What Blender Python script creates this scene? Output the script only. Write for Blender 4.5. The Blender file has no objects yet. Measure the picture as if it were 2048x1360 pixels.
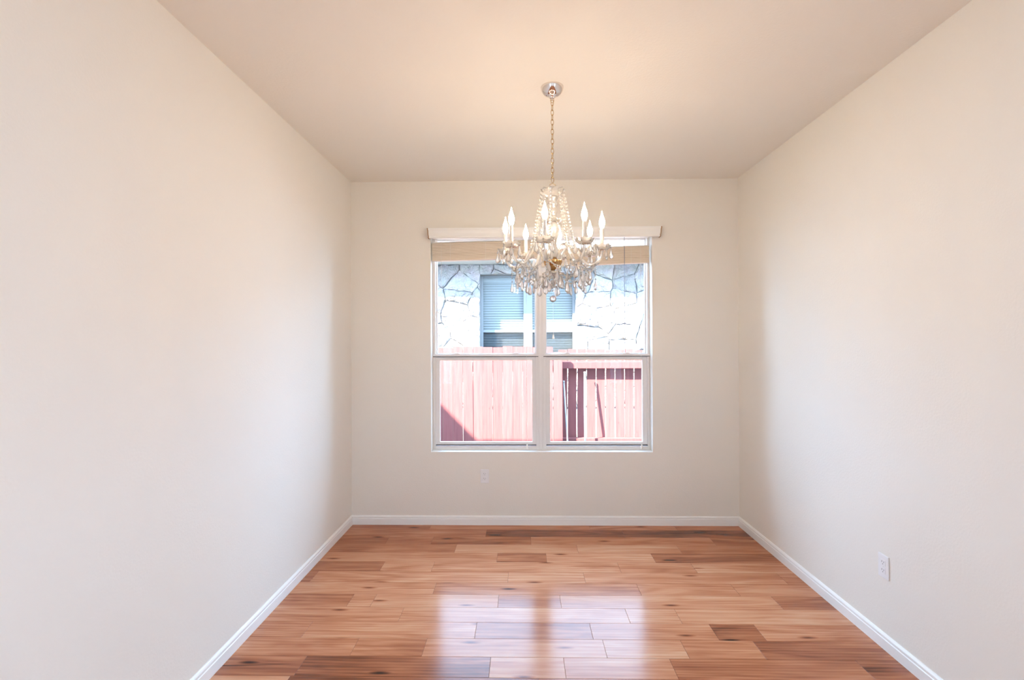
import bpy, bmesh, math, random
from mathutils import Vector, Matrix
R = math.radians
PI = math.pi
sc = bpy.context.scene
col = sc.collection

# ------------------------------------------------------------------ camera
CAM_Z = 1.52
F = 990.0                                             # focal length in pixels of the 2048 wide frame
yaw, pit, rol = R(1.125), R(0.2369), R(-0.2075)
fw = Vector((-math.sin(yaw) * math.cos(pit), math.cos(yaw) * math.cos(pit), math.sin(pit)))
rt = Vector((math.cos(yaw), math.sin(yaw), 0))
up = rt.cross(fw)
r2 = rt * math.cos(rol) + up * math.sin(rol)
u2 = -rt * math.sin(rol) + up * math.cos(rol)
cd = bpy.data.cameras.new('camera')
cam = bpy.data.objects.new('camera', cd); col.objects.link(cam)
m3 = Matrix((r2, u2, -fw)).transposed()
cam.matrix_world = Matrix.Translation((0, 0, CAM_Z)) @ m3.to_4x4()
cd.sensor_width = 36.0
cd.lens = F / 2048 * 36.0
cd.clip_start = 0.02
sc.camera = cam

# ------------------------------------------------------------------ world, sun, exposure
w = bpy.data.worlds.new('sky'); sc.world = w; w.use_nodes = True
bg = w.node_tree.nodes['Background']
bg.inputs['Color'].default_value = (0.47, 0.735, 1.09, 1)
bg.inputs['Strength'].default_value = 14.0

sd = bpy.data.lights.new('sun', 'SUN'); sd.energy = 62.0; sd.angle = R(0.5); sd.color = (1, 0.94, 0.84)
sun = bpy.data.objects.new('sun', sd); col.objects.link(sun)
sun.rotation_euler = Vector((1, 0.75, -1)).to_track_quat('-Z', 'Y').to_euler()
sun.location = (-6, -3, 9)

SIDE_W = 17.0
# two added fill lamps in the unseen wall openings behind the camera
for sx, nm in ((-1, 'left'), (1, 'right')):
    ad = bpy.data.lights.new('added_side_fill_' + nm, 'AREA'); ad.shape = 'RECTANGLE'; ad.size = 1.9; ad.size_y = 1.6
    ad.energy = SIDE_W; ad.color = (0.93, 0.975, 1.0)
    al = bpy.data.objects.new('added_side_fill_' + nm, ad); col.objects.link(al)
    al.location = (-1.42 if sx < 0 else 1.78, -1.45, 1.40)
    al.rotation_euler = Vector((-sx, 0, 0)).to_track_quat('-Z', 'Z').to_euler()

vs = sc.view_settings
vs.view_transform = 'Standard'; vs.look = 'None'; vs.gamma = 1.0; vs.use_curve_mapping = False
vs.exposure = 0.0
sc.cycles.max_bounces = 14
sc.cycles.diffuse_bounces = 6
sc.cycles.transparent_max_bounces = 24
sc.cycles.transmission_bounces = 12
sc.cycles.use_denoising = True

# ------------------------------------------------------------------ materials
def new_mat(name):
    m = bpy.data.materials.new(name); m.use_nodes = True
    nt = m.node_tree
    return m, nt, nt.nodes['Principled BSDF']

def N(nt, kind, **kw):
    n = nt.nodes.new(kind)
    for k, v in kw.items():
        if hasattr(n, k): setattr(n, k, v)
    return n

def L(nt, a, b): nt.links.new(a, b)

def add_bump(nt, bsdf, scale, strength, dist=0.002, detail=3, stretch=None):
    tc = N(nt, 'ShaderNodeTexCoord')
    no = N(nt, 'ShaderNodeTexNoise'); no.inputs['Scale'].default_value = scale; no.inputs['Detail'].default_value = detail
    src = tc.outputs['Object']
    if stretch:
        mp = N(nt, 'ShaderNodeMapping'); mp.inputs['Scale'].default_value = stretch
        L(nt, src, mp.inputs['Vector']); src = mp.outputs['Vector']
    L(nt, src, no.inputs['Vector'])
    b = N(nt, 'ShaderNodeBump'); b.inputs['Strength'].default_value = strength; b.inputs['Distance'].default_value = dist
    L(nt, no.outputs['Fac'], b.inputs['Height']); L(nt, b.outputs['Normal'], bsdf.inputs['Normal'])
    return no

def plain(name, c, rough=0.5, metal=0.0, bump=None, vary=0.0, **kw):
    m, nt, b = new_mat(name)
    b.inputs['Base Color'].default_value = (*c, 1); b.inputs['Roughness'].default_value = rough
    b.inputs['Metallic'].default_value = metal
    for k, v in kw.items(): b.inputs[k].default_value = v
    no = add_bump(nt, b, *bump) if bump else None
    if vary:
        tc = N(nt, 'ShaderNodeTexCoord'); n2 = N(nt, 'ShaderNodeTexNoise'); n2.inputs['Scale'].default_value = 6
        L(nt, tc.outputs['Object'], n2.inputs['Vector'])
        mx = N(nt, 'ShaderNodeMix', data_type='RGBA')
        mx.inputs[6].default_value = (*[x * (1 - vary) for x in c], 1); mx.inputs[7].default_value = (*[min(1, x * (1 + vary)) for x in c], 1)
        L(nt, n2.outputs['Fac'], mx.inputs[0]); L(nt, mx.outputs[2], b.inputs['Base Color'])
    return m

M = {}
PAINT = (0.80, 0.75, 0.672)
M['wall'] = plain('wall_paint', PAINT, 0.75, bump=(95, 0.22, 0.003, 2))
M['ceil'] = plain('ceiling_paint', (0.83, 0.79, 0.725), 0.8, bump=(75, 0.3, 0.003, 2))
M['trim'] = plain('white_trim_paint', (0.86, 0.84, 0.80), 0.35, bump=(40, 0.03, 0.001, 2))
M['vinyl'] = plain('window_vinyl', (0.78, 0.74, 0.71), 0.4, bump=(30, 0.02, 0.001, 2))
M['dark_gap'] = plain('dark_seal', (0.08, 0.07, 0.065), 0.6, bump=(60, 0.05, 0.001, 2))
M['plastic'] = plain('outlet_plastic', (0.82, 0.80, 0.79), 0.35, bump=(50, 0.01, 0.001, 2))
M['slot'] = plain('slot_dark', (0.10, 0.09, 0.08), 0.6, bump=(60, 0.05, 0.001, 2))
M['chrome'] = plain('chrome', (0.80, 0.75, 0.72), 0.06, 1.0, bump=(4, 0.02, 0.001, 1))
M['brass'] = plain('warm_brass', (0.62, 0.46, 0.27), 0.25, 1.0, bump=(40, 0.05, 0.001, 2))
M['gold_metal'] = plain('gold_hub', (0.55, 0.33, 0.14), 0.22, 1.0, bump=(40, 0.05, 0.001, 2))
M['cord'] = plain('blind_cord', (0.78, 0.74, 0.68), 0.7, bump=(300, 0.2, 0.001, 2))
M['wand'] = plain('wand_plastic', (0.20, 0.22, 0.28), 0.3, bump=(30, 0.02, 0.001, 2))
M['pvc'] = plain('white_pvc', (0.3, 0.31, 0.32), 0.3, bump=(20, 0.02, 0.001, 2))
M['valance_end'] = plain('valance_end_brown', (0.36, 0.20, 0.09), 0.8, bump=(120, 0.3, 0.001, 2))
M['frame_out'] = plain('neighbour_window_vinyl', (0.22, 0.22, 0.22), 0.4, bump=(30, 0.02, 0.001, 2))
M['slat_out'] = plain('neighbour_blind', (0.35, 0.35, 0.33), 0.45, bump=(30, 0.02, 0.001, 2))
M['soffit'] = plain('soffit_paint', (0.40, 0.39, 0.37), 0.7, bump=(30, 0.05, 0.001, 2))
M['shingle'] = plain('roof_shingle', (0.20, 0.19, 0.18), 0.9, bump=(25, 0.6, 0.01, 4), vary=0.2)
M['ground'] = plain('dry_grass_ground', (0.09, 0.085, 0.06), 0.95, bump=(18, 0.6, 0.02, 5), vary=0.25)

def glass_pane():
    m, nt, b = new_mat('window_glass')
    nt.nodes.remove(b)
    out = nt.nodes['Material Output']
    t = N(nt, 'ShaderNodeBsdfTransparent'); t.inputs['Color'].default_value = (0.97, 0.985, 0.99, 1)
    g = N(nt, 'ShaderNodeBsdfGlossy'); g.inputs['Roughness'].default_value = 0.0
    fr = N(nt, 'ShaderNodeFresnel'); fr.inputs['IOR'].default_value = 1.12
    mx = N(nt, 'ShaderNodeMixShader')
    L(nt, fr.outputs['Fac'], mx.inputs[0]); L(nt, t.outputs[0], mx.inputs[1]); L(nt, g.outputs[0], mx.inputs[2])
    L(nt, mx.outputs[0], out.inputs['Surface'])
    return m
M['glass'] = glass_pane()

def screen_mat():
    m, nt, b = new_mat('insect_screen')
    nt.nodes.remove(b); out = nt.nodes['Material Output']
    t = N(nt, 'ShaderNodeBsdfTransparent'); t.inputs['Color'].default_value = (0.80, 0.82, 0.84, 1)
    d = N(nt, 'ShaderNodeBsdfDiffuse'); d.inputs['Color'].default_value = (0.08, 0.08, 0.08, 1)
    mx = N(nt, 'ShaderNodeMixShader'); mx.inputs[0].default_value = 0.1
    L(nt, t.outputs[0], mx.inputs[1]); L(nt, d.outputs[0], mx.inputs[2]); L(nt, mx.outputs[0], out.inputs['Surface'])
    return m
M['screen'] = screen_mat()

def crystal(name, frost, tint):
    m, nt, b = new_mat(name)
    nt.nodes.remove(b)
    out = nt.nodes['Material Output']
    t = N(nt, 'ShaderNodeBsdfTransparent'); t.inputs['Color'].default_value = (*tint, 1)
    rf = N(nt, 'ShaderNodeBsdfRefraction'); rf.inputs['IOR'].default_value = 1.5; rf.inputs['Roughness'].default_value = 0.02
    rf.inputs['Color'].default_value = (*tint, 1)
    g = N(nt, 'ShaderNodeBsdfGlossy'); g.inputs['Roughness'].default_value = 0.04
    d = N(nt, 'ShaderNodeBsdfDiffuse'); d.inputs['Color'].default_value = (0.95, 0.93, 0.90, 1)
    tl = N(nt, 'ShaderNodeBsdfTranslucent'); tl.inputs['Color'].default_value = (0.95, 0.93, 0.90, 1)
    m0 = N(nt, 'ShaderNodeMixShader'); m0.inputs[0].default_value = 0.5
    L(nt, t.outputs[0], m0.inputs[1]); L(nt, rf.outputs[0], m0.inputs[2])
    m1 = N(nt, 'ShaderNodeMixShader'); m1.inputs[0].default_value = 0.72
    L(nt, d.outputs[0], m1.inputs[1]); L(nt, tl.outputs[0], m1.inputs[2])
    m2 = N(nt, 'ShaderNodeMixShader'); m2.inputs[0].default_value = frost
    L(nt, m0.outputs[0], m2.inputs[1]); L(nt, m1.outputs[0], m2.inputs[2])
    fr = N(nt, 'ShaderNodeFresnel'); fr.inputs['IOR'].default_value = 1.6
    m3_ = N(nt, 'ShaderNodeMixShader')
    L(nt, fr.outputs['Fac'], m3_.inputs[0]); L(nt, m2.outputs[0], m3_.inputs[1]); L(nt, g.outputs[0], m3_.inputs[2])
    L(nt, m3_.outputs[0], out.inputs['Surface'])
    return m
M['crystal'] = crystal('cut_crystal', 0.52, (0.97, 0.95, 0.93))
M['bead'] = crystal('crystal_bead', 0.70, (0.97, 0.95, 0.93))
M['drop'] = crystal('crystal_drop', 0.33, (0.985, 0.97, 0.95))

def bulb_mat():
    m, nt, b = new_mat('lit_bulb')
    b.inputs['Base Color'].default_value = (1, 0.9, 0.75, 1)
    b.inputs['Emission Color'].default_value = (1.0, 0.80, 0.56, 1)
    b.inputs['Emission Strength'].default_value = 160.0
    return m
M['bulb'] = bulb_mat()
M['sleeve'] = plain('candle_sleeve', (0.74, 0.68, 0.62), 0.15, 0.35, bump=(40, 0.02, 0.001, 2))

def floor_mat():
    m, nt, b = new_mat('hickory_planks')
    at = N(nt, 'ShaderNodeAttribute'); at.attribute_name = 'plank'
    sp = N(nt, 'ShaderNodeSeparateColor'); L(nt, at.outputs['Color'], sp.inputs['Color'])
    tone, seed = sp.outputs['Red'], sp.outputs['Green']
    tc = N(nt, 'ShaderNodeTexCoord')
    off = N(nt, 'ShaderNodeMath', operation='MULTIPLY'); off.inputs[1].default_value = 37.0; L(nt, seed, off.inputs[0])
    cx = N(nt, 'ShaderNodeCombineXYZ'); L(nt, off.outputs[0], cx.inputs['X']); L(nt, off.outputs[0], cx.inputs['Z'])
    ad_ = N(nt, 'ShaderNodeVectorMath', operation='ADD'); L(nt, tc.outputs['Object'], ad_.inputs[0]); L(nt, cx.outputs[0], ad_.inputs[1])
    # long fine grain
    mp = N(nt, 'ShaderNodeMapping'); mp.inputs['Scale'].default_value = (2.2, 38, 1); L(nt, ad_.outputs[0], mp.inputs['Vector'])
    g1 = N(nt, 'ShaderNodeTexNoise'); g1.inputs['Scale'].default_value = 1.6; g1.inputs['Detail'].default_value = 6
    g1.inputs['Distortion'].default_value = 0.5
    L(nt, mp.outputs[0], g1.inputs['Vector'])
    # broad heartwood bands that darken part of a board
    mp2 = N(nt, 'ShaderNodeMapping'); mp2.inputs['Scale'].default_value = (1.5, 9, 1); L(nt, ad_.outputs[0], mp2.inputs['Vector'])
    g2 = N(nt, 'ShaderNodeTexNoise'); g2.inputs['Scale'].default_value = 1.0; g2.inputs['Detail'].default_value = 2; g2.inputs['Distortion'].default_value = 1.2
    L(nt, mp2.outputs[0], g2.inputs['Vector'])
    # cathedral figure
    mp3 = N(nt, 'ShaderNodeMapping'); mp3.inputs['Scale'].default_value = (0.9, 7, 1); L(nt, ad_.outputs[0], mp3.inputs['Vector'])
    wv = N(nt, 'ShaderNodeTexWave', wave_type='RINGS'); wv.inputs['Scale'].default_value = 2.3; wv.inputs['Distortion'].default_value = 6
    wv.inputs['Detail'].default_value = 3; wv.inputs['Detail Scale'].default_value = 0.8
    L(nt, mp3.outputs[0], wv.inputs['Vector'])
    # knots
    mp4 = N(nt, 'ShaderNodeMapping'); mp4.inputs['Scale'].default_value = (0.9, 3.8, 1); L(nt, ad_.outputs[0], mp4.inputs['Vector'])
    vo = N(nt, 'ShaderNodeTexVoronoi', feature='F1', voronoi_dimensions='2D'); vo.inputs['Scale'].default_value = 1.1; L(nt, mp4.outputs[0], vo.inputs['Vector'])
    kn = N(nt, 'ShaderNodeMapRange'); kn.inputs['From Min'].default_value = 0.01; kn.inputs['From Max'].default_value = 0.06
    kn.inputs['To Min'].default_value = 1.0; kn.inputs['To Max'].default_value = 0.0; L(nt, vo.outputs['Distance'], kn.inputs['Value'])
    # dark mineral streaks, long and thin, only here and there
    mp5 = N(nt, 'ShaderNodeMapping'); mp5.inputs['Scale'].default_value = (1.1, 26, 1); L(nt, ad_.outputs[0], mp5.inputs['Vector'])
    n5 = N(nt, 'ShaderNodeTexNoise'); n5.inputs['Scale'].default_value = 1.0; n5.inputs['Detail'].default_value = 2; L(nt, mp5.outputs[0], n5.inputs['Vector'])
    ms = N(nt, 'ShaderNodeMapRange'); ms.inputs['From Min'].default_value = 0.70; ms.inputs['From Max'].default_value = 0.80; L(nt, n5.outputs['Fac'], ms.inputs['Value'])
    # tone + variation -> ramp
    def mad(a, k, bsock=None, c=0.0):
        n = N(nt, 'ShaderNodeMath', operation='MULTIPLY_ADD'); L(nt, a, n.inputs[0]); n.inputs[1].default_value = k
        if bsock is not None: L(nt, bsock, n.inputs[2])
        else: n.inputs[2].default_value = c
        return n.outputs[0]
    v = mad(tone, 0.85, None, 0.10 - 0.585)
    v = mad(g2.outputs['Fac'], 0.72, v)
    v = mad(g1.outputs['Fac'], 0.36, v)
    v = mad(wv.outputs['Fac'], 0.11, v)
    v = mad(kn.outputs[0], -0.45, v)
    v = mad(ms.outputs[0], -0.40, v)
    rp = N(nt, 'ShaderNodeValToRGB'); L(nt, v, rp.inputs['Fac'])
    e = rp.color_ramp.elements
    e[0].position = 0.0; e[0].color = (0.035, 0.017, 0.012, 1)
    e[1].position = 1.0; e[1].color = (0.68, 0.40, 0.25, 1)
    for p, c in ((0.18, (0.13, 0.043, 0.021)), (0.36, (0.30, 0.10, 0.045)), (0.52, (0.44, 0.165, 0.076)), (0.68, (0.55, 0.235, 0.118)), (0.84, (0.62, 0.315, 0.175))):
        x = rp.color_ramp.elements.new(p); x.color = (*c, 1)
    L(nt, rp.outputs['Color'], b.inputs['Base Color'])
    b.inputs['Roughness'].default_value = 0.18
    b.inputs['IOR'].default_value = 1.29
    bp = N(nt, 'ShaderNodeBump'); bp.inputs['Strength'].default_value = 0.06; bp.inputs['Distance'].default_value = 0.001
    L(nt, g1.outputs['Fac'], bp.inputs['Height']); L(nt, bp.outputs['Normal'], b.inputs['Normal'])
    return m
M['floor'] = floor_mat()
M['groove'] = plain('plank_groove', (0.16, 0.07, 0.035), 0.7, bump=(60, 0.1, 0.001, 2))

def fence_mat():
    m, nt, b = new_mat('red_stained_cedar')
    tc = N(nt, 'ShaderNodeTexCoord'); oi = N(nt, 'ShaderNodeObjectInfo')
    off = N(nt, 'ShaderNodeMath', operation='MULTIPLY'); off.inputs[1].default_value = 50; L(nt, oi.outputs['Random'], off.inputs[0])
    ad_ = N(nt, 'ShaderNodeVectorMath', operation='ADD'); L(nt, tc.outputs['Object'], ad_.inputs[0]); L(nt, off.outputs[0], ad_.inputs[1])
    mp = N(nt, 'ShaderNodeMapping'); mp.inputs['Scale'].default_value = (26, 26, 1.6); L(nt, ad_.outputs[0], mp.inputs['Vector'])
    no = N(nt, 'ShaderNodeTexNoise'); no.inputs['Scale'].default_value = 1.5; no.inputs['Detail'].default_value = 5; L(nt, mp.outputs[0], no.inputs['Vector'])
    rp = N(nt, 'ShaderNodeValToRGB'); L(nt, no.outputs['Fac'], rp.inputs['Fac'])
    rp.color_ramp.elements[0].position = 0.3; rp.color_ramp.elements[0].color = (0.15, 0.036, 0.035, 1)
    rp.color_ramp.elements[1].position = 0.75; rp.color_ramp.elements[1].color = (0.20, 0.057, 0.050, 1)
    vo = N(nt, 'ShaderNodeTexVoronoi', feature='F1'); vo.inputs['Scale'].default_value = 4.0
    mp2 = N(nt, 'ShaderNodeMapping'); mp2.inputs['Scale'].default_value = (1.4, 1, 0.9); L(nt, ad_.outputs[0], mp2.inputs['Vector']); L(nt, mp2.outputs[0], vo.inputs['Vector'])
    kn = N(nt, 'ShaderNodeMapRange'); kn.inputs['From Min'].default_value = 0.035; kn.inputs['From Max'].default_value = 0.06
    kn.inputs['To Min'].default_value = 0.6; kn.inputs['To Max'].default_value = 0.0; L(nt, vo.outputs['Distance'], kn.inputs['Value'])
    mx = N(nt, 'ShaderNodeMix', data_type='RGBA'); L(nt, kn.outputs[0], mx.inputs[0]); L(nt, rp.outputs['Color'], mx.inputs[6])
    mx.inputs[7].default_value = (0.08, 0.02, 0.02, 1)
    hv = N(nt, 'ShaderNodeHueSaturation'); L(nt, mx.outputs[2], hv.inputs['Color'])
    vr = N(nt, 'ShaderNodeMapRange'); vr.inputs['To Min'].default_value = 0.9; vr.inputs['To Max'].default_value = 1.12; L(nt, oi.outputs['Random'], vr.inputs['Value'])
    L(nt, vr.outputs[0], hv.inputs['Value'])
    L(nt, hv.outputs['Color'], b.inputs['Base Color']); b.inputs['Roughness'].default_value = 0.8
    bp = N(nt, 'ShaderNodeBump'); bp.inputs['Strength'].default_value = 0.3; bp.inputs['Distance'].default_value = 0.004
    L(nt, no.outputs['Fac'], bp.inputs['Height']); L(nt, bp.outputs['Normal'], b.inputs['Normal'])
    return m
M['fence'] = fence_mat()

def stone_mat():
    m, nt, b = new_mat('pale_limestone')
    at = N(nt, 'ShaderNodeAttribute'); at.attribute_name = 'stone'
    tc = N(nt, 'ShaderNodeTexCoord')
    no = N(nt, 'ShaderNodeTexNoise'); no.inputs['Scale'].default_value = 5; no.inputs['Detail'].default_value = 6; L(nt, tc.outputs['Object'], no.inputs['Vector'])
    rp = N(nt, 'ShaderNodeValToRGB'); L(nt, at.outputs['Fac'], rp.inputs['Fac'])
    rp.color_ramp.elements[0].color = (0.31, 0.27, 0.245, 1); rp.color_ramp.elements[1].color = (0.48, 0.415, 0.375, 1)
    mx = N(nt, 'ShaderNodeMix', data_type='RGBA', blend_type='MULTIPLY'); mx.inputs[0].default_value = 0.25
    L(nt, rp.outputs['Color'], mx.inputs[6]); L(nt, no.outputs['Color'], mx.inputs[7])
    L(nt, mx.outputs[2], b.inputs['Base Color']); b.inputs['Roughness'].default_value = 0.9
    n2 = N(nt, 'ShaderNodeTexNoise'); n2.inputs['Scale'].default_value = 7; n2.inputs['Detail'].default_value = 5; n2.inputs['Distortion'].default_value = 0.6
    L(nt, tc.outputs['Object'], n2.inputs['Vector'])
    bp = N(nt, 'ShaderNodeBump'); bp.inputs['Strength'].default_value = 1.0; bp.inputs['Distance'].default_value = 0.15
    L(nt, n2.outputs['Fac'], bp.inputs['Height']); L(nt, bp.outputs['Normal'], b.inputs['Normal'])
    return m
M['stone'] = stone_mat()
M['mortar'] = plain('mortar', (0.19, 0.185, 0.18), 0.95, bump=(30, 0.4, 0.004, 4))

def blind_mat():
    m, nt, b = new_mat('tan_wood_slat')
    tc = N(nt, 'ShaderNodeTexCoord')
    mp = N(nt, 'ShaderNodeMapping'); mp.inputs['Scale'].default_value = (3, 30, 160); L(nt, tc.outputs['Object'], mp.inputs['Vector'])
    no = N(nt, 'ShaderNodeTexNoise'); no.inputs['Scale'].default_value = 1.2; no.inputs['Detail'].default_value = 4; L(nt, mp.outputs[0], no.inputs['Vector'])
    rp = N(nt, 'ShaderNodeValToRGB'); L(nt, no.outputs['Fac'], rp.inputs['Fac'])
    rp.color_ramp.elements[0].position = 0.3; rp.color_ramp.elements[0].color = (0.68, 0.56, 0.43, 1)
    rp.color_ramp.elements[1].position = 0.7; rp.color_ramp.elements[1].color = (0.80, 0.70, 0.575, 1)
    L(nt, rp.outputs['Color'], b.inputs['Base Color']); b.inputs['Roughness'].default_value = 0.45
    return m
M['slat'] = blind_mat()

# ------------------------------------------------------------------ mesh helpers
class MB:
    """collects shapes of one part; build() links them as ONE mesh object"""
    def __init__(s): s.bm = bmesh.new()
    def box(s, x0, x1, y0, y1, z0, z1, bev=0.0):
        t = bmesh.new()
        bmesh.ops.create_cube(t, size=1)
        for v in t.verts:
            v.co = Vector(((x0 + x1) / 2 + v.co.x * (x1 - x0), (y0 + y1) / 2 + v.co.y * (y1 - y0), (z0 + z1) / 2 + v.co.z * (z1 - z0)))
        if bev:
            bmesh.ops.bevel(t, geom=list(t.edges), offset=bev, segments=2, profile=0.5, affect='EDGES')
        s.merge(t); return s
    def merge(s, t):
        me = bpy.data.meshes.new('tmp'); t.to_mesh(me); t.free(); s.bm.from_mesh(me); bpy.data.meshes.remove(me)
    def lathe(s, prof, seg=24, c=(0, 0, 0), scal=None, close=False):
        rings = []
        for (r, z) in prof:
            ring = []
            for i in range(seg):
                a = 2 * PI * i / seg
                rr, zz = scal(r, z, a) if scal else (r, z)
                ring.append(s.bm.verts.new((c[0] + rr * math.cos(a), c[1] + rr * math.sin(a), c[2] + zz)))
            rings.append(ring)
        for a, b in zip(rings, rings[1:]):
            for i in range(seg):
                j = (i + 1) % seg
                s.bm.faces.new((a[i], a[j], b[j], b[i]))
        if close:
            s.bm.faces.new(list(reversed(rings[0]))); s.bm.faces.new(rings[-1])
        return s
    def tube(s, pts, rad, seg=10, cap=True, rads=None):
        pts = [Vector(p) for p in pts]
        n = len(pts); rings = []
        t0 = (pts[1] - pts[0]).normalized()
        ref = Vector((0, 0, 1)) if abs(t0.z) < 0.9 else Vector((1, 0, 0))
        nrm = (ref - t0 * ref.dot(t0)).normalized()
        for i, p in enumerate(pts):
            t = (pts[min(i + 1, n - 1)] - pts[max(i - 1, 0)]).normalized()
            nrm = (nrm - t * nrm.dot(t)).normalized()
            b = t.cross(nrm)
            r = rads[i] if rads else rad
            rings.append([s.bm.verts.new(p + nrm * r * math.cos(2 * PI * k / seg) + b * r * math.sin(2 * PI * k / seg)) for k in range(seg)])
        for a, b in zip(rings, rings[1:]):
            for i in range(seg):
                j = (i + 1) % seg
                s.bm.faces.new((a[i], a[j], b[j], b[i]))
        if cap:
            s.bm.faces.new(list(reversed(rings[0]))); s.bm.faces.new(rings[-1])
        return s
    def bead(s, p, r, sub=1):
        bmesh.ops.create_icosphere(s.bm, subdivisions=sub, radius=r, matrix=Matrix.Translation(p)); return s
    def torus_link(s, c, a, b, r, ang, seg=14, k=6):
        # chain link: an oval ring, long axis z, turned by ang about z
        pts = []
        for i in range(seg):
            t = 2 * PI * i / seg
            x = a * math.cos(t); z = b * math.sin(t)
            pts.append((Vector((x * math.cos(ang), x * math.sin(ang), z)), Vector((math.cos(t) * math.cos(ang) / a, math.cos(t) * math.sin(ang) / a, math.sin(t) / b)).normalized()))
        side = Vector((-math.sin(ang), math.cos(ang), 0))
        rings = [[s.bm.verts.new(Vector(c) + p + n * r * math.cos(2 * PI * q / k) + side * r * math.sin(2 * PI * q / k)) for q in range(k)] for p, n in pts]
        for i in range(seg):
            a_, b_ = rings[i], rings[(i + 1) % seg]
            for q in range(k):
                w_ = (q + 1) % k
                s.bm.faces.new((a_[q], b_[q], b_[w_], a_[w_]))
        return s
    def prism_x(s, prof, x0, x1):
        a = [s.bm.verts.new((x0, y, z)) for y, z in prof]; b = [s.bm.verts.new((x1, y, z)) for y, z in prof]
        n = len(prof)
        for i in range(n):
            j = (i + 1) % n
            s.bm.faces.new((a[i], b[i], b[j], a[j]))
        s.bm.faces.new(a); s.bm.faces.new(list(reversed(b)))
        return s
    def prism_y(s, prof, y0, y1):
        a = [s.bm.verts.new((x, y0, z)) for x, z in prof]; b = [s.bm.verts.new((x, y1, z)) for x, z in prof]
        n = len(prof)
        for i in range(n):
            j = (i + 1) % n
            s.bm.faces.new((a[i], a[j], b[j], b[i]))
        s.bm.faces.new(list(reversed(a))); s.bm.faces.new(b)
        return s
    def build(s, name, mat, parent=None, smooth=False, loc=None):
        bmesh.ops.recalc_face_normals(s.bm, faces=s.bm.faces)
        me = bpy.data.meshes.new(name); s.bm.to_mesh(me); s.bm.free()
        me.materials.append(mat)
        if smooth:
            for p in me.polygons: p.use_smooth = True
        o = bpy.data.objects.new(name, me); col.objects.link(o)
        if parent: o.parent = parent
        if loc: o.location = loc
        return o

def tag(o, label=None, cat=None, group=None, kind=None):
    if label: o['label'] = label
    if cat: o['category'] = cat
    if group: o['group'] = group
    if kind: o['kind'] = kind
    return o

def empty(name, loc, rz=0.0):
    o = bpy.data.objects.new(name, None); col.objects.link(o)
    o.location = loc; o.rotation_euler = (0, 0, rz); o.empty_display_size = 0.1
    return o

def struct(o, label=None, cat=None): return tag(o, label, cat, kind='structure')

def catmull(P, n=8):
    P = [Vector(p) for p in P]; out = []
    Q = [P[0] * 2 - P[1]] + P + [P[-1] * 2 - P[-2]]
    for i in range(1, len(Q) - 2):
        a, b, c, d = Q[i - 1:i + 3]
        for k in range(n):
            t = k / n
            out.append(0.5 * ((2 * b) + (c - a) * t + (2 * a - 5 * b + 4 * c - d) * t * t + (3 * b - a - 3 * c + d) * t ** 3))
    out.append(P[-1]); return out

# ------------------------------------------------------------------ room shell
XL, XR, YB, YR, ZC = -1.430, 1.790, 4.125, -3.4, 2.868
WX0, WX1, WZ0, WZ1 = -0.760, 1.083, 0.600, 2.450           # window opening in the back wall
TH = 0.25

wb = MB()
wb.box(XL - 0.15, WX0, YB, YB + TH, -0.1, ZC + 0.15)
wb.box(WX1, XR + 0.15, YB, YB + TH, -0.1, ZC + 0.15)
wb.box(WX0, WX1, YB, YB + TH, WZ1, ZC + 0.15)
wb.box(WX0, WX1, YB, YB + TH, -0.1, WZ0)
struct(wb.build('wall_back', M['wall']), 'beige painted back wall with the twin window', 'wall')
SW = (-2.45, -0.45, 0.55, 2.25)                               # unseen side openings, cut for the added fill lamps
def side_wall(x0, x1):
    m = MB()
    m.box(x0, x1, SW[1], YB, -0.1, ZC + 0.15).box(x0, x1, YR - 0.15, SW[0], -0.1, ZC + 0.15)
    m.box(x0, x1, SW[0], SW[1], SW[3], ZC + 0.15).box(x0, x1, SW[0], SW[1], -0.1, SW[2])
    return m
struct(side_wall(XL - 0.15, XL).build('wall_left', M['wall']), 'long bare beige wall on the left', 'wall')
struct(side_wall(XR, XR + 0.15).build('wall_right', M['wall']), 'long beige wall on the right with a low outlet', 'wall')
struct(MB().box(XL, XR, YR - 0.15, YR, -0.1, ZC + 0.15).build('wall_rear', M['wall']), 'beige rear wall behind the camera', 'wall')
struct(MB().box(XL, XR, YR, YB, ZC, ZC + 0.15).build('ceiling', M['ceil']), 'beige textured ceiling', 'ceiling')

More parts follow.
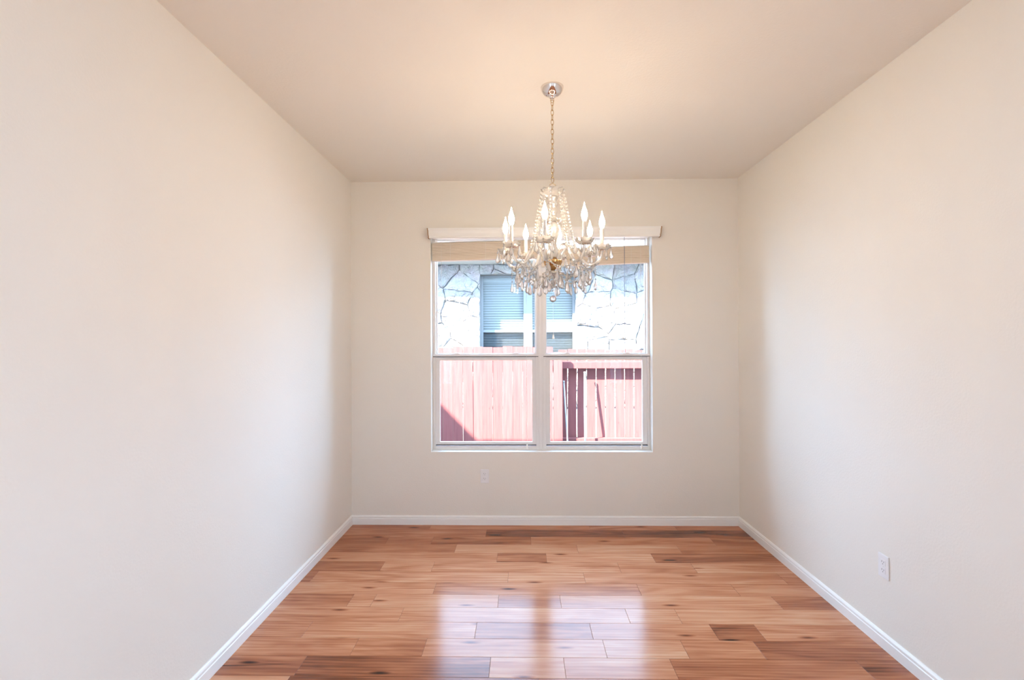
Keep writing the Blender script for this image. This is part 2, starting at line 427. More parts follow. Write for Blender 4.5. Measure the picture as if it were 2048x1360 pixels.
# floor: hickory boards laid left to right; each board is a face set with its own tone and seed
def make_floor():
    random.seed(11)
    P = 0.1475
    y_ref = 3.868
    known = {
        -2: ([-0.758, 0.55, 1.25], [.50, .62, .58, .50]),
        -1: ([-0.289, 0.80], [.55, .34, .32]),
        0: ([-1.037, -0.693, 0.065, 1.446], [.36, .52, .40, .62, .48]),
        1: ([-0.493, 0.403, 1.146], [.50, .72, .72, .58]),
        2: ([-0.179, 0.168, 0.918], [.62, .42, .72, .42]),
        3: ([-0.953, -0.608, 0.65, 1.15], [.40, .70, .62, .62, .66]),
        4: ([-1.356, -0.094, 0.398, 1.661], [.40, .66, .74, .62, .55]),
        5: ([-0.544, 0.713, 1.30], [.68, .58, .66, .60]),
        6: ([-1.017, -0.88, -0.143, 0.222, 1.478], [.50, .64, .70, .48, .70, .36]),
        7: ([-0.68, 0.581, 0.86], [.60, .74, .72, .74]),
        8: ([-1.145, -0.248, 0.36, 1.0, 1.238], [.52, .68, .40, .62, .42, .62]),
        9: ([-0.842, -0.491, 0.406, 0.80, 1.165], [.62, .56, .72, .74, .70, .42]),
        10: ([-1.047, -0.155, 0.195, 0.701, 1.581], [.46, .32, .74, .70, .46, .40]),
    }
    bm = bmesh.new()
    lay = bm.loops.layers.float_color.new('plank')
    g = 0.0005
    k = -2
    while True:
        ya = min(YB, y_ref - P * k); yb = y_ref - P * (k + 1)
        if yb < YR: yb = YR
        if k in known: ends, tones = known[k]
        else:
            ends = []; x = XL + random.uniform(0.15, 1.0)
            while x < XR - 0.1: ends.append(x); x += random.uniform(0.35, 1.3)
            tones = [random.choice((.36, .45, .55, .62, .68, .74)) for _ in range(len(ends) + 1)]
        xs = [XL] + ends + [XR]
        for i, t in enumerate(tones):
            x0, x1 = xs[i] + g, xs[i + 1] - g
            y0, y1 = yb + g, ya - g
            b = 0.0009
            lo = [bm.verts.new(p) for p in ((x0, y0, -b), (x1, y0, -b), (x1, y1, -b), (x0, y1, -b))]
            hi = [bm.verts.new(p) for p in ((x0 + b, y0 + b, 0), (x1 - b, y0 + b, 0), (x1 - b, y1 - b, 0), (x0 + b, y1 - b, 0))]
            fs = [bm.faces.new(hi)] + [bm.faces.new((lo[q], lo[(q + 1) % 4], hi[(q + 1) % 4], hi[q])) for q in range(4)]
            c = (t, random.random(), random.random(), 1)
            for f in fs:
                for l in f.loops: l[lay] = c
        k += 1
        if yb <= YR: break
    # sub-floor under the joints
    t = bmesh.new(); bmesh.ops.create_cube(t, size=1)
    for v in t.verts: v.co = Vector(((XL + XR) / 2 + v.co.x * (XR - XL), (YR + YB) / 2 + v.co.y * (YB - YR), -0.0516 + v.co.z * 0.1))
    me = bpy.data.meshes.new('t'); t.to_mesh(me); t.free()
    n0 = len(bm.faces); bm.from_mesh(me); bpy.data.meshes.remove(me)
    bm.faces.ensure_lookup_table()
    for f in bm.faces[n0:]: f.material_index = 1
    me = bpy.data.meshes.new('floor'); bm.to_mesh(me); bm.free()
    me.materials.append(M['floor']); me.materials.append(M['groove'])
    o = bpy.data.objects.new('floor', me); col.objects.link(o)
    struct(o, 'glossy hickory plank floor', 'floor')
make_floor()

# baseboards: stepped and rounded profile (offset from the wall, height)
BP = [(0, 0), (0.014, 0), (0.014, 0.050), (0.0115, 0.0525), (0.0105, 0.0555), (0.0125, 0.0585), (0.012, 0.066), (0.008, 0.072), (0.004, 0.0755), (0, 0.0762)]
struct(MB().prism_x([(YB - d, z) for d, z in BP], XL, XR).build('baseboard_back', M['trim']), 'white baseboard under the window', 'baseboard')
struct(MB().prism_y([(XL + d, z) for d, z in BP], YR, YB - 0.0142).build('baseboard_left', M['trim']), 'white baseboard along the left wall', 'baseboard')
struct(MB().prism_y([(XR - d, z) for d, z in BP], YR, YB - 0.0142).build('baseboard_right', M['trim']), 'white baseboard along the right wall', 'baseboard')

# ------------------------------------------------------------------ twin window (two single-hung units and the mullion between)
YW = YB + 0.09                                             # room face of the vinyl frame
def window(name, x0, x1, gx0, gx1, lx0, lx1, label):
    t = struct(empty(name, ((x0 + x1) / 2, YW, WZ0)), label, 'window')
    t_in = Vector(t.location)
    def put(mb, nm, mat): 
        o = mb.build(nm, mat, t); o.location = -t_in; return o
    fr = MB()
    y0, y1 = YW, YW + 0.085
    fz = 0.628
    fr.box(x0, gx0 - 0.008, y0, y1, WZ0, WZ1, 0.002).box(gx1 + 0.008, x1, y0, y1, WZ0, WZ1, 0.002)
    fr.box(gx0 - 0.008, gx1 + 0.008, y0 + 0.001, y1, WZ0, fz + 0.004).box(gx0 - 0.008, gx1 + 0.008, y0 + 0.001, y1, 2.415, WZ1)
    put(fr, 'frame', M['vinyl'])
    us = MB(); ys = YW + 0.048
    us.box(gx0 - 0.010, gx0, ys, ys + 0.03, 1.385, 2.42, 0.0015).box(gx1, gx1 + 0.010, ys, ys + 0.03, 1.385, 2.42, 0.0015)
    us.box(gx0, gx1, ys + 0.001, ys + 0.029, 1.385, 1.424).box(gx0, gx1, ys + 0.001, ys + 0.029, 2.395, 2.42)
    put(us, 'upper_sash', M['vinyl'])
    put(MB().box(gx0, gx1, ys + 0.013, ys + 0.017, 1.424, 2.395), 'upper_pane', M['glass'])
    ls = MB(); yl = YW + 0.012
    ls.box(gx0 - 0.012, lx0, yl, yl + 0.03, 0.645, 1.392, 0.0015).box(lx1, gx1 + 0.012, yl, yl + 0.03, 0.645, 1.392, 0.0015)
    ls.box(lx0, lx1, yl + 0.001, yl + 0.029, 0.645, 0.668)
    ls.box(lx0, lx1, yl + 0.001, yl + 0.029, 1.364, 1.392)
    put(ls, 'lower_sash', M['vinyl'])
    # meeting-rail ledge with a dark seal strip below it, and finger lip at the bottom
    put(MB().box(gx0 - 0.030, gx1 + 0.030, YW - 0.004, yl + 0.02, 1.400, 1.418, 0.002), 'meeting_rail', M['vinyl'])
    put(MB().box(gx0 - 0.030, gx1 + 0.030, YW - 0.002, yl + 0.02, 1.3945, 1.400), 'weather_seal', M['dark_gap'])
    put(MB().box(gx0 - 0.020, gx1 + 0.020, YW + 0.002, yl + 0.02, 0.6385, 0.6445), 'weather_seal', M['dark_gap'])
    put(MB().box(lx0, lx1, yl + 0.013, yl + 0.017, 0.668, 1.364), 'lower_pane', M['glass'])
    for s in (0.2, 0.8):
        cx = gx0 + (gx1 - gx0) * s
        lk = MB().box(cx - 0.030, cx + 0.030, YW - 0.008, YW + 0.02, 1.418, 1.4235, 0.001).box(cx - 0.008, cx + 0.020, YW - 0.010, YW + 0.008, 1.4235, 1.430, 0.001)
        put(lk, 'sash_lock', M['vinyl'])
    return t
window('window_1', WX0, 0.1405, -0.728, 0.113, -0.702, 0.087, 'left unit of the white twin window, facing the plain fence')
window('window_2', 0.1815, WX1, 0.214, 1.056, 0.241, 1.025, 'right unit of the white twin window, facing the railed fence')
mu = MB().box(0.1405, 0.1815, YW - 0.004, YW + 0.10, WZ0, WZ1, 0.002)
mu.box(0.150, 0.172, YW - 0.008, YW, WZ0, WZ1, 0.002)
struct(mu.build('trim_1', M['vinyl']), 'vertical mullion between the two window units', 'trim')
sl = MB().box(WX0, WX1, YB - 0.002, YW, WZ0, WZ0 + 0.006, 0.002)
struct(sl.build('trim_2', M['trim']), 'white window sill', 'trim')

# ------------------------------------------------------------------ valance over the window
va = empty('window_valance', (0.183, YB, 2.378))
tag(va, 'wide cream valance board mounted on the wall above the window', 'valance')
VP = [(0, 0), (0.0035, 0.003), (0.0055, 0.009), (0.003, 0.013), (0.006, 0.02), (0.010, 0.035), (0.011, 0.05), (0.013, 0.062), (0.017, 0.068), (0.018, 0.074), (0.018, 0.081), (0, 0.081)]
ang = lambda d: d
vb = MB(); bm = vb.bm
# mitred crown: the ends follow the profile outward
def crown(mb, x0, x1, dep):
    A, B = [], []
    for d, z in VP:
        A.append(mb.bm.verts.new((x0 - d * 0.4, -dep - d, z))); B.append(mb.bm.verts.new((x1 + d * 0.4, -dep - d, z)))
    n = len(VP)
    for i in range(n):
        j = (i + 1) % n
        mb.bm.faces.new((A[i], B[i], B[j], A[j]))
    mb.bm.faces.new(A); mb.bm.faces.new(list(reversed(B)))
crown(vb, -0.943, 0.947, 0.062)
vb.box(-0.943, 0.947, -0.062, -0.048, 0.0, 0.081)
vb.build('valance_board', M['trim'], va)
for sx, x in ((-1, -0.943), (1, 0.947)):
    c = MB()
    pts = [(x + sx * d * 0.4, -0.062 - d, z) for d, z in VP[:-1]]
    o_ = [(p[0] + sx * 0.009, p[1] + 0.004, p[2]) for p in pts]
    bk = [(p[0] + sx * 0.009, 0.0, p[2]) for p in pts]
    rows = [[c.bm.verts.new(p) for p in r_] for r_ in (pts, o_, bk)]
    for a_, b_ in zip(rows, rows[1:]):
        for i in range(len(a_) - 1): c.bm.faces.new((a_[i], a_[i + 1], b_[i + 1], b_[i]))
    e_ = c.build('return_end', M['valance_end'], va)  # brown strip round each end, slightly wider than the front profile
    e_['label'] = 'brown end of the valance'

# ------------------------------------------------------------------ raised blinds
def blind(x0, x1, zl_top, zl_bot, tilt, cords, label):
    yb = YB + 0.045
    t = empty('window_blind', (x0, yb, zl_bot)); tag(t, label, 'blind', 'raised wooden blinds in the window')
    W = x1 - x0
    n = 13
    H = zl_top - zl_bot
    MB().box(0.0, W, -0.026, 0.026, 2.395 - zl_bot, 2.440 - zl_bot, 0.002).build('headrail', M['trim'], t)
    def sl_obj(nm, z0, z1, mat, dy=0.0):
        o = MB().box(0, W, -0.0255 + dy, 0.0255 + dy, z0, z1, 0.0012).build(nm, mat, t)
        o.rotation_euler = (0, -tilt, 0)
        return o
    sl_obj('bottom_rail', 0, 0.020, M['slat'])
    p = (H - 0.020 - 0.014) / n
    random.seed(int(x0 * 100) + 7)
    for k in range(n):
        z = 0.020 + p * k
        sl_obj('slat', z + 0.0004, z + p - 0.0004, M['slat'], random.uniform(-0.002, 0.0015))
    tp = sl_obj('slat', H - 0.012, H - 0.006, M['trim']); tp['label'] = 'pale top slat'
    for q in (0.17, 0.5, 0.83):
        cx = W * q; cz = math.tan(tilt) * cx
        MB().tube([(cx, -0.0275, cz), (cx, -0.0275, cz + H)], 0.0011, 6).tube([(cx, -0.0275, cz + H), (cx, -0.015, 2.40 - zl_bot)], 0.0011, 6).build('ladder_cord', M['cord'], t)
    for kind, px, ztop, zend, mat, rad in cords:
        cx = px - x0
        MB().tube([(cx, -0.031, ztop - zl_bot), (cx, -0.031, (ztop + zend) / 2 - zl_bot), (cx + 0.002, -0.031, zend - zl_bot)], rad, 8).build(kind, mat, t)
        if kind == 'lift_cord':
            tas = MB().lathe([(0.001, 0.0), (0.005, -0.004), (0.008, -0.02), (0.011, -0.036), (0.009, -0.04), (0.0, -0.041)], 12, (cx + 0.002, -0.031, zend - zl_bot))
            tas.build('tassel', M['trim'], t, smooth=True)
    return t
blind(-0.750, 0.150, 2.368, 2.204, R(1.26),
      [('tilt_cord', -0.672, 2.40, 1.45, M['cord'], 0.0010), ('lift_cord', 0.040, 2.40, 0.668, M['cord'], 0.0010)],
      'left blind, tan wooden slats raised to the top of the left window unit')
blind(0.168, 1.068, 2.303, 2.150, R(1.85),
      [('tilt_wand', 0.858, 2.40, 1.43, M['wand'], 0.0022), ('lift_cord', 0.993, 2.40, 0.668, M['cord'], 0.0012), ('lift_cord', 0.262, 2.40, 1.585, M['cord'], 0.0010)],
      'right blind, tan wooden slats hanging lower and tilted behind the chandelier')

# ------------------------------------------------------------------ wall outlets
def outlet(loc, rz, label):
    t = empty('wall_outlet', loc, rz); tag(t, label, 'outlet', 'white wall outlets')
    MB().box(-0.035, 0.035, -0.006, 0, -0.0575, 0.0575, 0.0025).build('cover_plate', M['plastic'], t)
    for z in (0.0195, -0.0195):
        s = MB().box(-0.0165, 0.0165, -0.0078, -0.005, z - 0.0145, z + 0.0145, 0.0015).build('socket', M['plastic'], t)
        sl_ = MB().box(-0.0075, -0.0055, -0.0083, -0.007, z - 0.001, z + 0.007).box(0.0055, 0.0075, -0.0083, -0.007, z - 0.001, z + 0.006)
        sl_.lathe([(0.0025, 0), (0.0025, 0.0009)], 10, (0, 0, 0), close=True) if False else sl_.box(-0.002, 0.002, -0.0083, -0.007, z - 0.0095, z - 0.0055, 0.0006)
        sl_.build('slots', M['slot'], s)
    sc_ = MB().box(-0.0025, 0.0025, -0.0075, -0.005, -0.0025, 0.0025, 0.001)
    sc_.build('screw', M['plastic'], t)
    return t
outlet((-0.3125, YB, 0.404), 0, 'small white outlet on the back wall below the left window unit')
outlet((XR, 2.490, 0.404), R(-90), 'white outlet low on the right wall')

# ------------------------------------------------------------------ chandelier
CX, CY = 0.166, 2.62
ch = empty('chandelier', (CX, CY, 1.73))
tag(ch, 'lit crystal chandelier with eight candle arms hanging on a chain in front of the window', 'chandelier')
def cz(z): return z - 1.73
MB().lathe([(0.0, 0.1385 - 0.0585), (0.0125, 0.080), (0.016, 0.084), (0.018, 0.090), (0.030, 0.094), (0.045, 0.103), (0.056, 0.118), (0.0605, 0.134), (0.061, 0.138)], 40, (0, 0, 1.0)).build('canopy', M['chrome'], ch, smooth=True)
MB().torus_link((0, 0, 1.070), 0.009, 0.015, 0.0022, 0.3).build('canopy_loop', M['brass'], ch, smooth=True)
z = cz(2.785); i = 0
while z > cz(2.362):
    MB().torus_link((0, 0, z), 0.0075, 0.0165, 0.0019, R(20) + (i % 2) * R(90)).build('chain_link', M['brass'], ch, smooth=True)
    z -= 0.0255; i += 1
MB().tube([(-0.018, 0, cz(2.338)), (-0.014, 0, cz(2.352)), (0, 0, cz(2.360)), (0.014, 0, cz(2.352)), (0.018, 0, cz(2.338))], 0.0022, 8).build('hanging_loop', M['brass'], ch, smooth=True)

scal8 = lambda amp, r0, n=10: (lambda r, z, a: (r * (1 + 0.05 * (r / r0) ** 2 * math.cos(n * a)), z + amp * (r / r0) ** 3 * math.cos(n * a)))
# scalloped dish at the top of the stem
MB().lathe([(0.006, 2.290), (0.028, 2.288), (0.040, 2.295), (0.052, 2.307), (0.060, 2.322), (0.0585, 2.326), (0.046, 2.326), (0.024, 2.336), (0.006, 2.342)], 60, (0, 0, -1.73), scal8(0.004, 0.06)).build('top_dish', M['crystal'], ch)
# cut stem
stem = [(0.010, 2.290), (0.029, 2.284), (0.027, 2.276), (0.021, 2.264), (0.027, 2.245), (0.021, 2.228), (0.024, 2.205), (0.019, 2.188), (0.023, 2.168), (0.019, 2.158)]
MB().lathe(stem, 12, (0, 0, -1.73)).build('stem', M['crystal'], ch)
MB().lathe([(0.012, 2.150), (0.034, 2.152), (0.044, 2.160), (0.046, 2.166), (0.036, 2.163), (0.012, 2.160)], 48, (0, 0, -1.73), scal8(0.003, 0.046)).build('stem_collar', M['crystal'], ch)
MB().lathe([(0.018, 2.152), (0.030, 2.142), (0.036, 2.118), (0.033, 2.090), (0.024, 2.060), (0.019, 2.035), (0.026, 2.015), (0.030, 1.990), (0.022, 1.965)], 12, (0, 0, -1.73)).build('stem_vase', M['crystal'], ch)
MB().lathe([(0.0, 1.898), (0.012, 1.899), (0.016, 1.905), (0.030, 1.912), (0.044, 1.924), (0.050, 1.937), (0.051, 1.946), (0.046, 1.952), (0.034, 1.956), (0.022, 1.966), (0.0, 1.968)], 24, (0, 0, -1.73)).build('hub', M['gold_metal'], ch, smooth=True)['label'] = 'brass hub where the arms meet'
MB().lathe([(0.006, 1.897), (0.030, 1.886), (0.046, 1.876), (0.055, 1.880), (0.050, 1.884), (0.030, 1.893), (0.006, 1.898)], 48, (0, 0, -1.73), scal8(0.003, 0.055)).build('lower_dish', M['crystal'], ch)

def drop_mesh(length, r, wire=0.010):
    mb = MB()
    mb.bead((0, 0, -wire), 0.0052, 1)
    mb.tube([(0, 0, 0.0), (0, 0, -wire - 0.008)], 0.0007, 5)
    t = bmesh.new()
    zt = -wire - 0.006
    prof = [(0.0008, 0), (0.0022, -0.12), (0.0045, -0.30), (0.0082, -0.52), (0.0105, -0.70), (0.0100, -0.82), (0.0070, -0.93), (0.0030, -0.985), (0.0004, -1.0)]
    m2 = MB(); m2.lathe([(q * r / 0.0105, zz * length) for q, zz in prof], 8, (0, 0, zt), close=True)
    for v in m2.bm.verts: v.co.y *= 0.62
    mb.merge(m2.bm)
    return mb
DROP = drop_mesh(0.052, 0.0118).build('crystal_drop', M['drop'], ch)
DROP.location = (0.0, 0.052, cz(1.874))
drops = [DROP]
def add_drop(parent, loc, rz, s=1.0):
    o = DROP.copy(); col.objects.link(o); o.parent = parent; o.location = loc; o.rotation_euler = (0, 0, rz); o.scale = (s, s, s)
    return o
for k in range(1, 8):
    a = PI / 2 + k * PI / 4
    add_drop(ch, (0.052 * math.cos(a), 0.052 * math.sin(a), cz(1.874)), a * 1.7, 0.95)
# finial: bead string and faceted ball
MB().tube([(0, 0, cz(1.893)), (0, 0, cz(1.765))], 0.0009, 5).bead((0, 0, cz(1.862)), 0.010, 2).bead((0, 0, cz(1.838)), 0.013, 2).bead((0, 0, cz(1.812)), 0.009, 2).bead((0, 0, cz(1.790)), 0.006, 1).build('finial_string', M['bead'], ch)
MB().bead((0, 0, cz(1.7475)), 0.0185, 2).build('finial_ball', M['drop'], ch)['label'] = 'faceted crystal ball at the bottom'

# one arm, with its cup, candle, bulb and drops, built along +x, then copied round
RA = 0.257
path = catmull([(0.040, 0, cz(1.940)), (0.052, 0, cz(1.985)), (0.085, 0, cz(2.022)), (0.122, 0, cz(2.005)), (0.150, 0, cz(1.955)), (0.184, 0, cz(1.922)), (0.224, 0, cz(1.927)), (0.250, 0, cz(1.956)), (RA, 0, cz(1.994))], 7)
arm = MB().tube(path, 0.0072, 8).build('arm', M['crystal'], ch)
zb = cz(1.992)
MB().lathe([(0.0, zb), (0.011, zb), (0.013, zb + 0.003), (0.0, zb + 0.004)], 20, (RA, 0, 0)).build('cup_seat', M['brass'], arm, smooth=True)
MB().lathe([(0.010, zb + 0.002), (0.028, zb + 0.003), (0.040, zb + 0.012), (0.046, zb + 0.027), (0.0435, zb + 0.027), (0.037, zb + 0.015), (0.026, zb + 0.007), (0.010, zb + 0.006)], 48, (RA, 0, 0), scal8(0.003, 0.046, 8)).build('candle_cup', M['crystal'], arm)
MB().lathe([(0.0, zb + 0.005), (0.0112, zb + 0.005), (0.0112, zb + 0.010), (0.0098, zb + 0.012), (0.0092, zb + 0.112), (0.0080, zb + 0.114), (0.0, zb + 0.114)], 20, (RA, 0, 0)).build('candle_sleeve', M['sleeve'], arm, smooth=False)
MB().lathe([(0.0, zb + 0.114), (0.0075, zb + 0.115), (0.0115, zb + 0.124), (0.0150, zb + 0.138), (0.0150, zb + 0.150), (0.0118, zb + 0.164), (0.0070, zb + 0.178), (0.0032, zb + 0.191), (0.0012, zb + 0.202), (0.0, zb + 0.205)], 16, (RA, 0, 0)).build('bulb', M['bulb'], arm, smooth=True)['label'] = 'glowing flame-shaped bulb'
arm_drops = []
for k in range(5):
    a = R(-120) + k * R(60)
    arm_drops.append(add_drop(arm, (RA + 0.045 * math.cos(a), 0.045 * math.sin(a), zb + 0.022), a * 1.3 + 0.4, 1.0))
arm_drops.append(add_drop(arm, (0.195, 0, cz(1.914)), 0.6, 1.12))
arm_drops.append(add_drop(arm, (0.150, 0.0, cz(1.945)), 1.4, 1.15))
# bead string hanging from the arm with a drop at its foot
st = MB()
for q in range(5): st.bead((0.222, 0, cz(1.914) - 0.0125 * q), 0.0046, 1)
st.tube([(0.222, 0, cz(1.922)), (0.222, 0, cz(1.914) - 0.062)], 0.0007, 5).build('pendant_string', M['bead'], arm)
arm_drops.append(add_drop(arm, (0.222, 0, cz(1.914) - 0.060), 0.9, 1.0))
# bead strand from the top dish down to the arm
def strand(mb, p0, p1, sag, n, r):
    p0, p1 = Vector(p0), Vector(p1)
    pts = []
    for q in range(n + 1):
        t = q / n
        p = p0.lerp(p1, t) - Vector((0, 0, sag * 4 * t * (1 - t)))
        pts.append(p)
    for p in pts: mb.bead(p, r, 1)
    mb.tube(pts, 0.0008, 4)
    return mb
strand(MB(), (0.060, 0, cz(2.316)), (0.118, 0, cz(2.015)), 0.018, 18, 0.0083).build('bead_strand', M['bead'], arm)
# swag to the next arm
b1 = (RA * 0.86 * math.cos(PI / 4), RA * 0.86 * math.sin(PI / 4), cz(1.925))
strand(MB(), (RA * 0.86, 0, cz(1.925)), b1, 0.035, 18, 0.0045).build('swag_strand', M['bead'], arm)
b2 = (0.165 * math.cos(R(22.5)), 0.165 * math.sin(R(22.5)), cz(1.874))
strand(MB(), (0.150, 0, cz(1.945)), b2, 0.010, 9, 0.0045).build('swag_strand', M['bead'], arm)
strand(MB(), (RA * 0.80, 0, cz(1.915)), (0.054, 0, cz(1.880)), 0.060, 16, 0.0045).build('swag_strand', M['bead'], arm)
# more long drops: two on the swag to the next arm, one on the swag to the lower dish, one on the lower dish rim
for (rr, aa, zz, sc_) in ((0.192, 15, 1.897, 1.15), (0.192, 30, 1.897, 1.15), (0.165, 22.5, 1.868, 1.2), (0.122, 0, 1.845, 1.1), (0.052, 22.5, 1.872, 1.05)):
    arm_drops.append(add_drop(arm, (rr * math.cos(R(aa)), rr * math.sin(R(aa)), cz(zz)), rr * 9 + aa, sc_))
arm.rotation_euler.z = R(33)
kids = list(arm.children)
for k in range(1, 8):
    a = arm.copy(); col.objects.link(a); a.rotation_euler.z = R(33 + 45 * k)
    for c in kids:
        d = c.copy(); col.objects.link(d); d.parent = a

# ------------------------------------------------------------------ outdoors
GZ = -0.35
struct(MB().box(-9, 10, YB + TH + 0.02, 16, GZ - 0.2, GZ).box(-9, XL - 0.16, -14, YB + 0.2, GZ - 0.2, GZ).box(XR + 0.16, 10, -14, YB + 0.2, GZ - 0.2, GZ).build('ground', M['ground']), 'dry grass side yard outside the window', 'ground')

# own roof edge: the eave over the window and the gable to its left
rf = MB()
rf.prism_x([(4.74, 2.98), (4.74, 3.07), (0.5, 5.05), (-3.6, 3.14), (-3.6, 3.03)], -3.66, 6.5)
rf.prism_y([(-4.02, 3.03), (-6.26, 5.78), (-8.5, 3.03)], -1.0, 4.70)
rf.box(-8.5, -1.6, -8.5, 1.0, 2.93, 3.05)  # added unseen slab that keeps the sun out of the left opening
struct(rf.build('roof', M['shingle']), 'roof of the house over the window, with an added sun-blocking slab', 'roof')

def picket_mesh(wd, z0, z1, th, warp):
    mb = MB(); bm = mb.bm
    c = 0.007
    prof = [(-wd / 2, z0), (wd / 2, z0)]
    n = 6
    right = [(wd / 2 + warp * math.sin(PI * q / n * 1.3), z0 + (z1 - c - z0) * q / n) for q in range(1, n)] + [(wd / 2, z1 - c), (wd / 2 - c, z1)]
    left = [(-wd / 2 + c, z1), (-wd / 2, z1 - c)] + [(-wd / 2 + warp * math.sin(PI * q / n * 1.3), z0 + (z1 - c - z0) * q / n) for q in range(n - 1, 0, -1)]
    mb.prism_y(prof + right + left, 0, th)
    return mb
def fence_left():
    t = empty('wooden_fence', (-1.0, 6.93, GZ)); tag(t, 'plain red-stained picket fence outside the left window unit', 'fence')
    random.seed(5)
    x = -2.787
    while x < 0.40:
        zt = 1.455 + random.uniform(-0.012, 0.008) - GZ
        picket_mesh(0.1385 + random.uniform(-0.003, 0.0), 0.05, zt, 0.018, random.uniform(-0.004, 0.004)).build('picket', M['fence'], t, loc=(x + 0.07 + 1.0, random.uniform(-0.004, 0.004), 0))
        x += 0.140
    for z in (0.30, 1.45): MB().box(-1.75, 1.44, 0.024, 0.062, z, z + 0.089, 0.003).build('rail', M['fence'], t)
    return t
fence_left()
def fence_right():
    t = empty('wooden_fence', (0.50, 7.06, GZ)); tag(t, 'red-stained fence with rails and post facing the right window unit', 'fence')
    random.seed(9)
    MB().box(-0.056, 0.068, -0.13, 0.0, 0.0, 1.72, 0.004).build('post', M['fence'], t)
    MB().box(2.45, 2.55, -0.05, 0.10, 0.0, 1.72, 0.004).build('post', M['fence'], t)
    MB().box(0.068, 2.45, 0.0, 0.125, 1.140 - GZ, 1.234 - GZ, 0.004).build('rail', M['fence'], t)
    MB().box(0.068, 2.45, 0.02, 0.125, 0.055 - GZ, 0.142 - GZ, 0.004).build('rail', M['fence'], t)
    x = 0.026
    k = 0
    while x < 2.6:
        zt = 1.408 + random.uniform(-0.015, 0.012) - GZ
        g = 0.016 if k % 3 else 0.012
        picket_mesh(0.137 - g, 0.05, zt, 0.018, random.uniform(-0.006, 0.006)).build('picket', M['fence'], t, loc=(x + 0.0685, 0.128 + random.uniform(-0.003, 0.004), 0))
        x += 0.137; k += 1
    return t
fence_right()

def pipe(p0, p1, r, label):
    v = Vector(p1) - Vector(p0)
    t = empty('plastic_pipe', p0); tag(t, label, 'pipe', 'white pipes leaning on the fence')
    MB().tube([(0, 0, 0), v], r, 14).build('tube', M['pvc'], t, smooth=True)
    MB().tube([v * 0.985, v * 1.004], r * 1.18, 14).build('end_cap', M['pvc'], t, smooth=True)
pipe((0.665, 6.95, GZ), (0.592, 7.03, 0.965), 0.012, 'shorter white plastic pipe leaning left beside the fence post')
pipe((0.872, 6.86, GZ), (0.893, 7.05, 1.090), 0.014, 'taller white plastic pipe standing almost upright before the shaded pickets')

# ------------------------------------------------------------------ neighbour's house
NY = 10.06
nh = empty('neighbour_house', (0.1, NY, GZ))
tag(nh, 'pale stone house with a blue-shaded window beyond the fence', 'house')
NWX0, NWX1, NWZ0, NWZ1 = -0.845, 1.101, 0.94, 2.895
off = Vector((0.1, NY, GZ))
def nput(mb, nm, mat, parent=nh, smooth=False):
    o = mb.build(nm, mat, parent, smooth)
    if parent is nh: o.location = -off
    return o
body = MB()
body.box(-6, NWX0, NY, NY + 0.34, GZ, 3.11).box(NWX1, 7, NY, NY + 0.34, GZ, 3.11).box(NWX0, NWX1, NY, NY + 0.34, GZ, NWZ0).box(NWX0, NWX1, NY, NY + 0.34, NWZ1, 3.11)
nput(body, 'wall', M['mortar'])
def clip(poly, a, b, c):
    out = []
    for i in range(len(poly)):
        p, q = poly[i], poly[(i + 1) % len(poly)]
        dp = a * p[0] + b * p[1] - c; dq = a * q[0] + b * q[1] - c
        if dp <= 0: out.append(p)
        if dp * dq < 0:
            t = dp / (dp - dq); out.append((p[0] + (q[0] - p[0]) * t, p[1] + (q[1] - p[1]) * t))
    return out
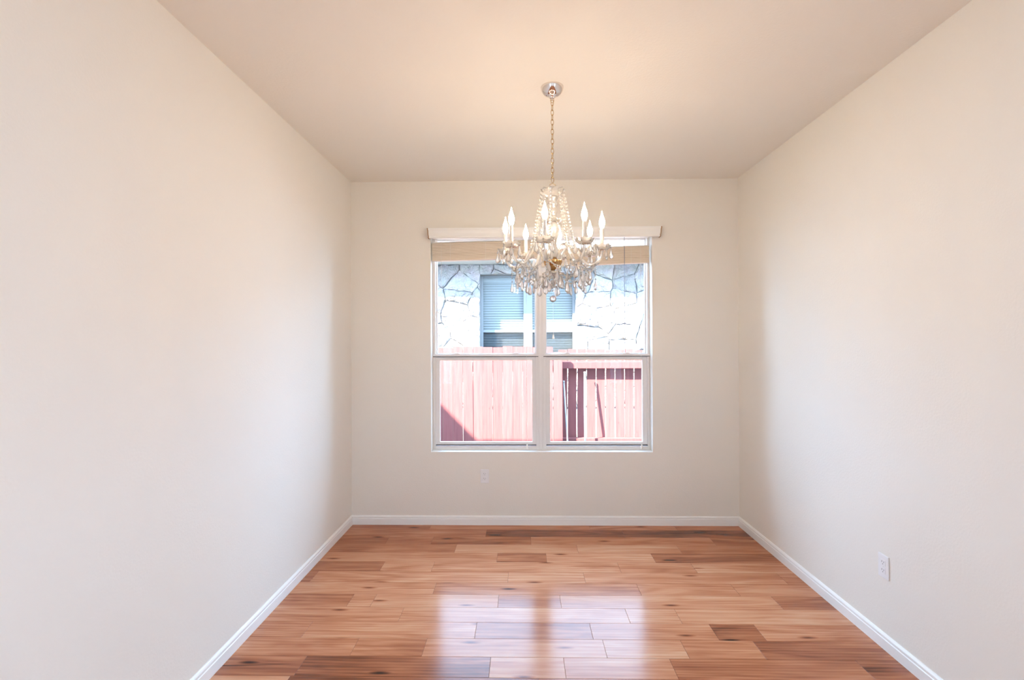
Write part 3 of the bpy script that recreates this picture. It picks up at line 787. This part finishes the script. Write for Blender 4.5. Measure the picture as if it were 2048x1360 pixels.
def stones():
    random.seed(21)
    X0, X1, Z0, Z1 = -3.5, 4.6, 0.2, 3.10
    pts = []
    tries = 0
    while len(pts) < 150 and tries < 20000:
        tries += 1
        p = (random.uniform(X0, X1), random.uniform(Z0, Z1))
        dmin = random.choice((0.17, 0.30, 0.44))
        if all(((p[0] - q[0]) * 0.75) ** 2 + ((p[1] - q[1]) * 1.1) ** 2 > dmin ** 2 * 0.62 for q in pts): pts.append(p)
    bm = bmesh.new(); lay = bm.loops.layers.float_color.new('stone')
    def emit(poly, h, tone):
        n = len(poly)
        if n < 3: return
        cx = sum(p[0] for p in poly) / n; cz_ = sum(p[1] for p in poly) / n
        # roughen the outline
        P2 = []
        for i in range(n):
            p, q = poly[i], poly[(i + 1) % n]
            d = math.hypot(q[0] - p[0], q[1] - p[1]); k = max(1, int(d / 0.07))
            for j in range(k):
                t = j / k
                jx, jz = (random.uniform(-0.013, 0.013), random.uniform(-0.013, 0.013)) if j else (0, 0)
                P2.append((p[0] + (q[0] - p[0]) * t + jx, p[1] + (q[1] - p[1]) * t + jz))
        def ring(ins, y):
            out = []
            for p in P2:
                d = math.hypot(p[0] - cx, p[1] - cz_) or 1
                f = max(0.1, 1 - ins / d)
                out.append(bm.verts.new((cx + (p[0] - cx) * f, NY - y + (random.uniform(-0.006, 0.006) if ins > 0.03 else 0), cz_ + (p[1] - cz_) * f)))
            return out
        r0, r1, r2_ = ring(0.005, -0.01), ring(0.009, h * 0.7), ring(0.04, h)
        r3 = ring(0.10, h + random.uniform(0.0, 0.012))
        fs = []
        for a, b in ((r0, r1), (r1, r2_), (r2_, r3)):
            m = len(a)
            for i in range(m):
                j = (i + 1) % m
                fs.append(bm.faces.new((a[i], a[j], b[j], b[i])))
        c_ = bm.verts.new((cx, NY - h - 0.006, cz_))
        for i in range(len(r3)): fs.append(bm.faces.new((r3[i], r3[(i + 1) % len(r3)], c_)))
        for f in fs:
            for l in f.loops: l[lay] = (tone, tone, tone, 1)
    for p in pts:
        poly = [(X0, Z0), (X1, Z0), (X1, Z1), (X0, Z1)]
        for q in pts:
            if q is p: continue
            a, b = q[0] - p[0], q[1] - p[1]
            c = (q[0] ** 2 + q[1] ** 2 - p[0] ** 2 - p[1] ** 2) / 2
            poly = clip(poly, a, b, c)
            if len(poly) < 3: break
        h = random.uniform(0.02, 0.06); tone = random.random()
        # cut away the window opening: keep the pieces left, right, above and below
        e = 0.004
        pieces = []
        if any(NWX0 < x < NWX1 and NWZ0 < z_ < NWZ1 for x, z_ in poly) or True:
            L_ = clip(poly, 1, 0, NWX0 - e); R_ = clip(poly, -1, 0, -(NWX1 + e))
            mid = clip(clip(poly, -1, 0, -NWX0 + e), 1, 0, NWX1 + e) if poly else []
            A_ = clip(mid, 0, -1, -(NWZ1 + e)) if len(mid) > 2 else []
            B_ = clip(mid, 0, 1, NWZ0 - e) if len(mid) > 2 else []
            if len(mid) < 3: pieces = [poly]
            elif len(L_) < 3 and len(R_) < 3 and (len(B_) < 3 or len(A_) < 3): pieces = [A_, B_]
            else:
                zs = [q[1] for q in mid]
                if min(zs) > NWZ1 or max(zs) < NWZ0: pieces = [poly]
                else: pieces = [L_, R_, A_, B_]
        for pc in pieces:
            if len(pc) > 2: emit(pc, h, tone)
    bmesh.ops.recalc_face_normals(bm, faces=bm.faces)
    me = bpy.data.meshes.new('stone_cladding'); bm.to_mesh(me); bm.free(); me.materials.append(M['stone'])
    o = bpy.data.objects.new('stone_cladding', me); col.objects.link(o); o.parent = nh; o.location = -off
stones()
ev = MB()
ev.box(-6.5, 7.5, NY - 0.53, NY + 0.2, 3.10, 3.13)
nput(ev, 'soffit', M['soffit'])
nput(MB().box(-6.5, 7.5, NY - 0.55, NY - 0.53, 3.095, 3.19, 0.003), 'fascia', M['soffit'])
nput(MB().prism_x([(NY - 0.565, 3.19), (NY - 0.565, 3.205), (NY + 4.5, 4.60), (NY + 9, 3.2), (NY + 9, 3.11), (NY + 0.2, 3.13)], -6.5, 7.5), 'roof', M['shingle'])
# neighbour's twin window
wy = NY + 0.20
wf = MB()
for x0, x1 in ((NWX0, -0.797), (0.040, 0.224), (1.053, NWX1)): wf.box(x0, x1, wy, wy + 0.06, NWZ0, NWZ1, 0.003)
for x0, x1 in ((-0.797, 0.040), (0.224, 1.053)):
    wf.box(x0, x1, wy, wy + 0.06, NWZ1 - 0.03, NWZ1, 0.003).box(x0, x1, wy + 0.0, wy + 0.06, 1.721, 1.768, 0.003).box(x0, x1, wy, wy + 0.06, NWZ0, NWZ0 + 0.05, 0.003)
wfo = nput(wf, 'window_frame', M['frame_out'])
for x0, x1 in ((-0.797, 0.040), (0.224, 1.053)):
    MB().box(x0, x1, wy + 0.035, wy + 0.039, NWZ0 + 0.05, 1.721).box(x0, x1, wy + 0.028, wy + 0.032, 1.768, NWZ1 - 0.03).build('pane', M['glass'], wfo)
    MB().box(x0, x1, wy + 0.004, wy + 0.006, NWZ0 + 0.05, 1.721).build('insect_screen', M['screen'], wfo)
    bl = MB()
    zz = NWZ0 + 0.03
    while zz < NWZ1 - 0.12:
        # closed slats, each overlapping the next
        bl.prism_x([(wy + 0.100, zz), (wy + 0.103, zz), (wy + 0.085, zz + 0.0445), (wy + 0.082, zz + 0.0445)], x0 - 0.01, x1 + 0.01)
        zz += 0.052
    bl.box(x0 - 0.01, x1 + 0.01, wy + 0.075, wy + 0.12, NWZ1 - 0.12, NWZ1 - 0.0)
    bl.build('blind', M['slat_out'], wfo)
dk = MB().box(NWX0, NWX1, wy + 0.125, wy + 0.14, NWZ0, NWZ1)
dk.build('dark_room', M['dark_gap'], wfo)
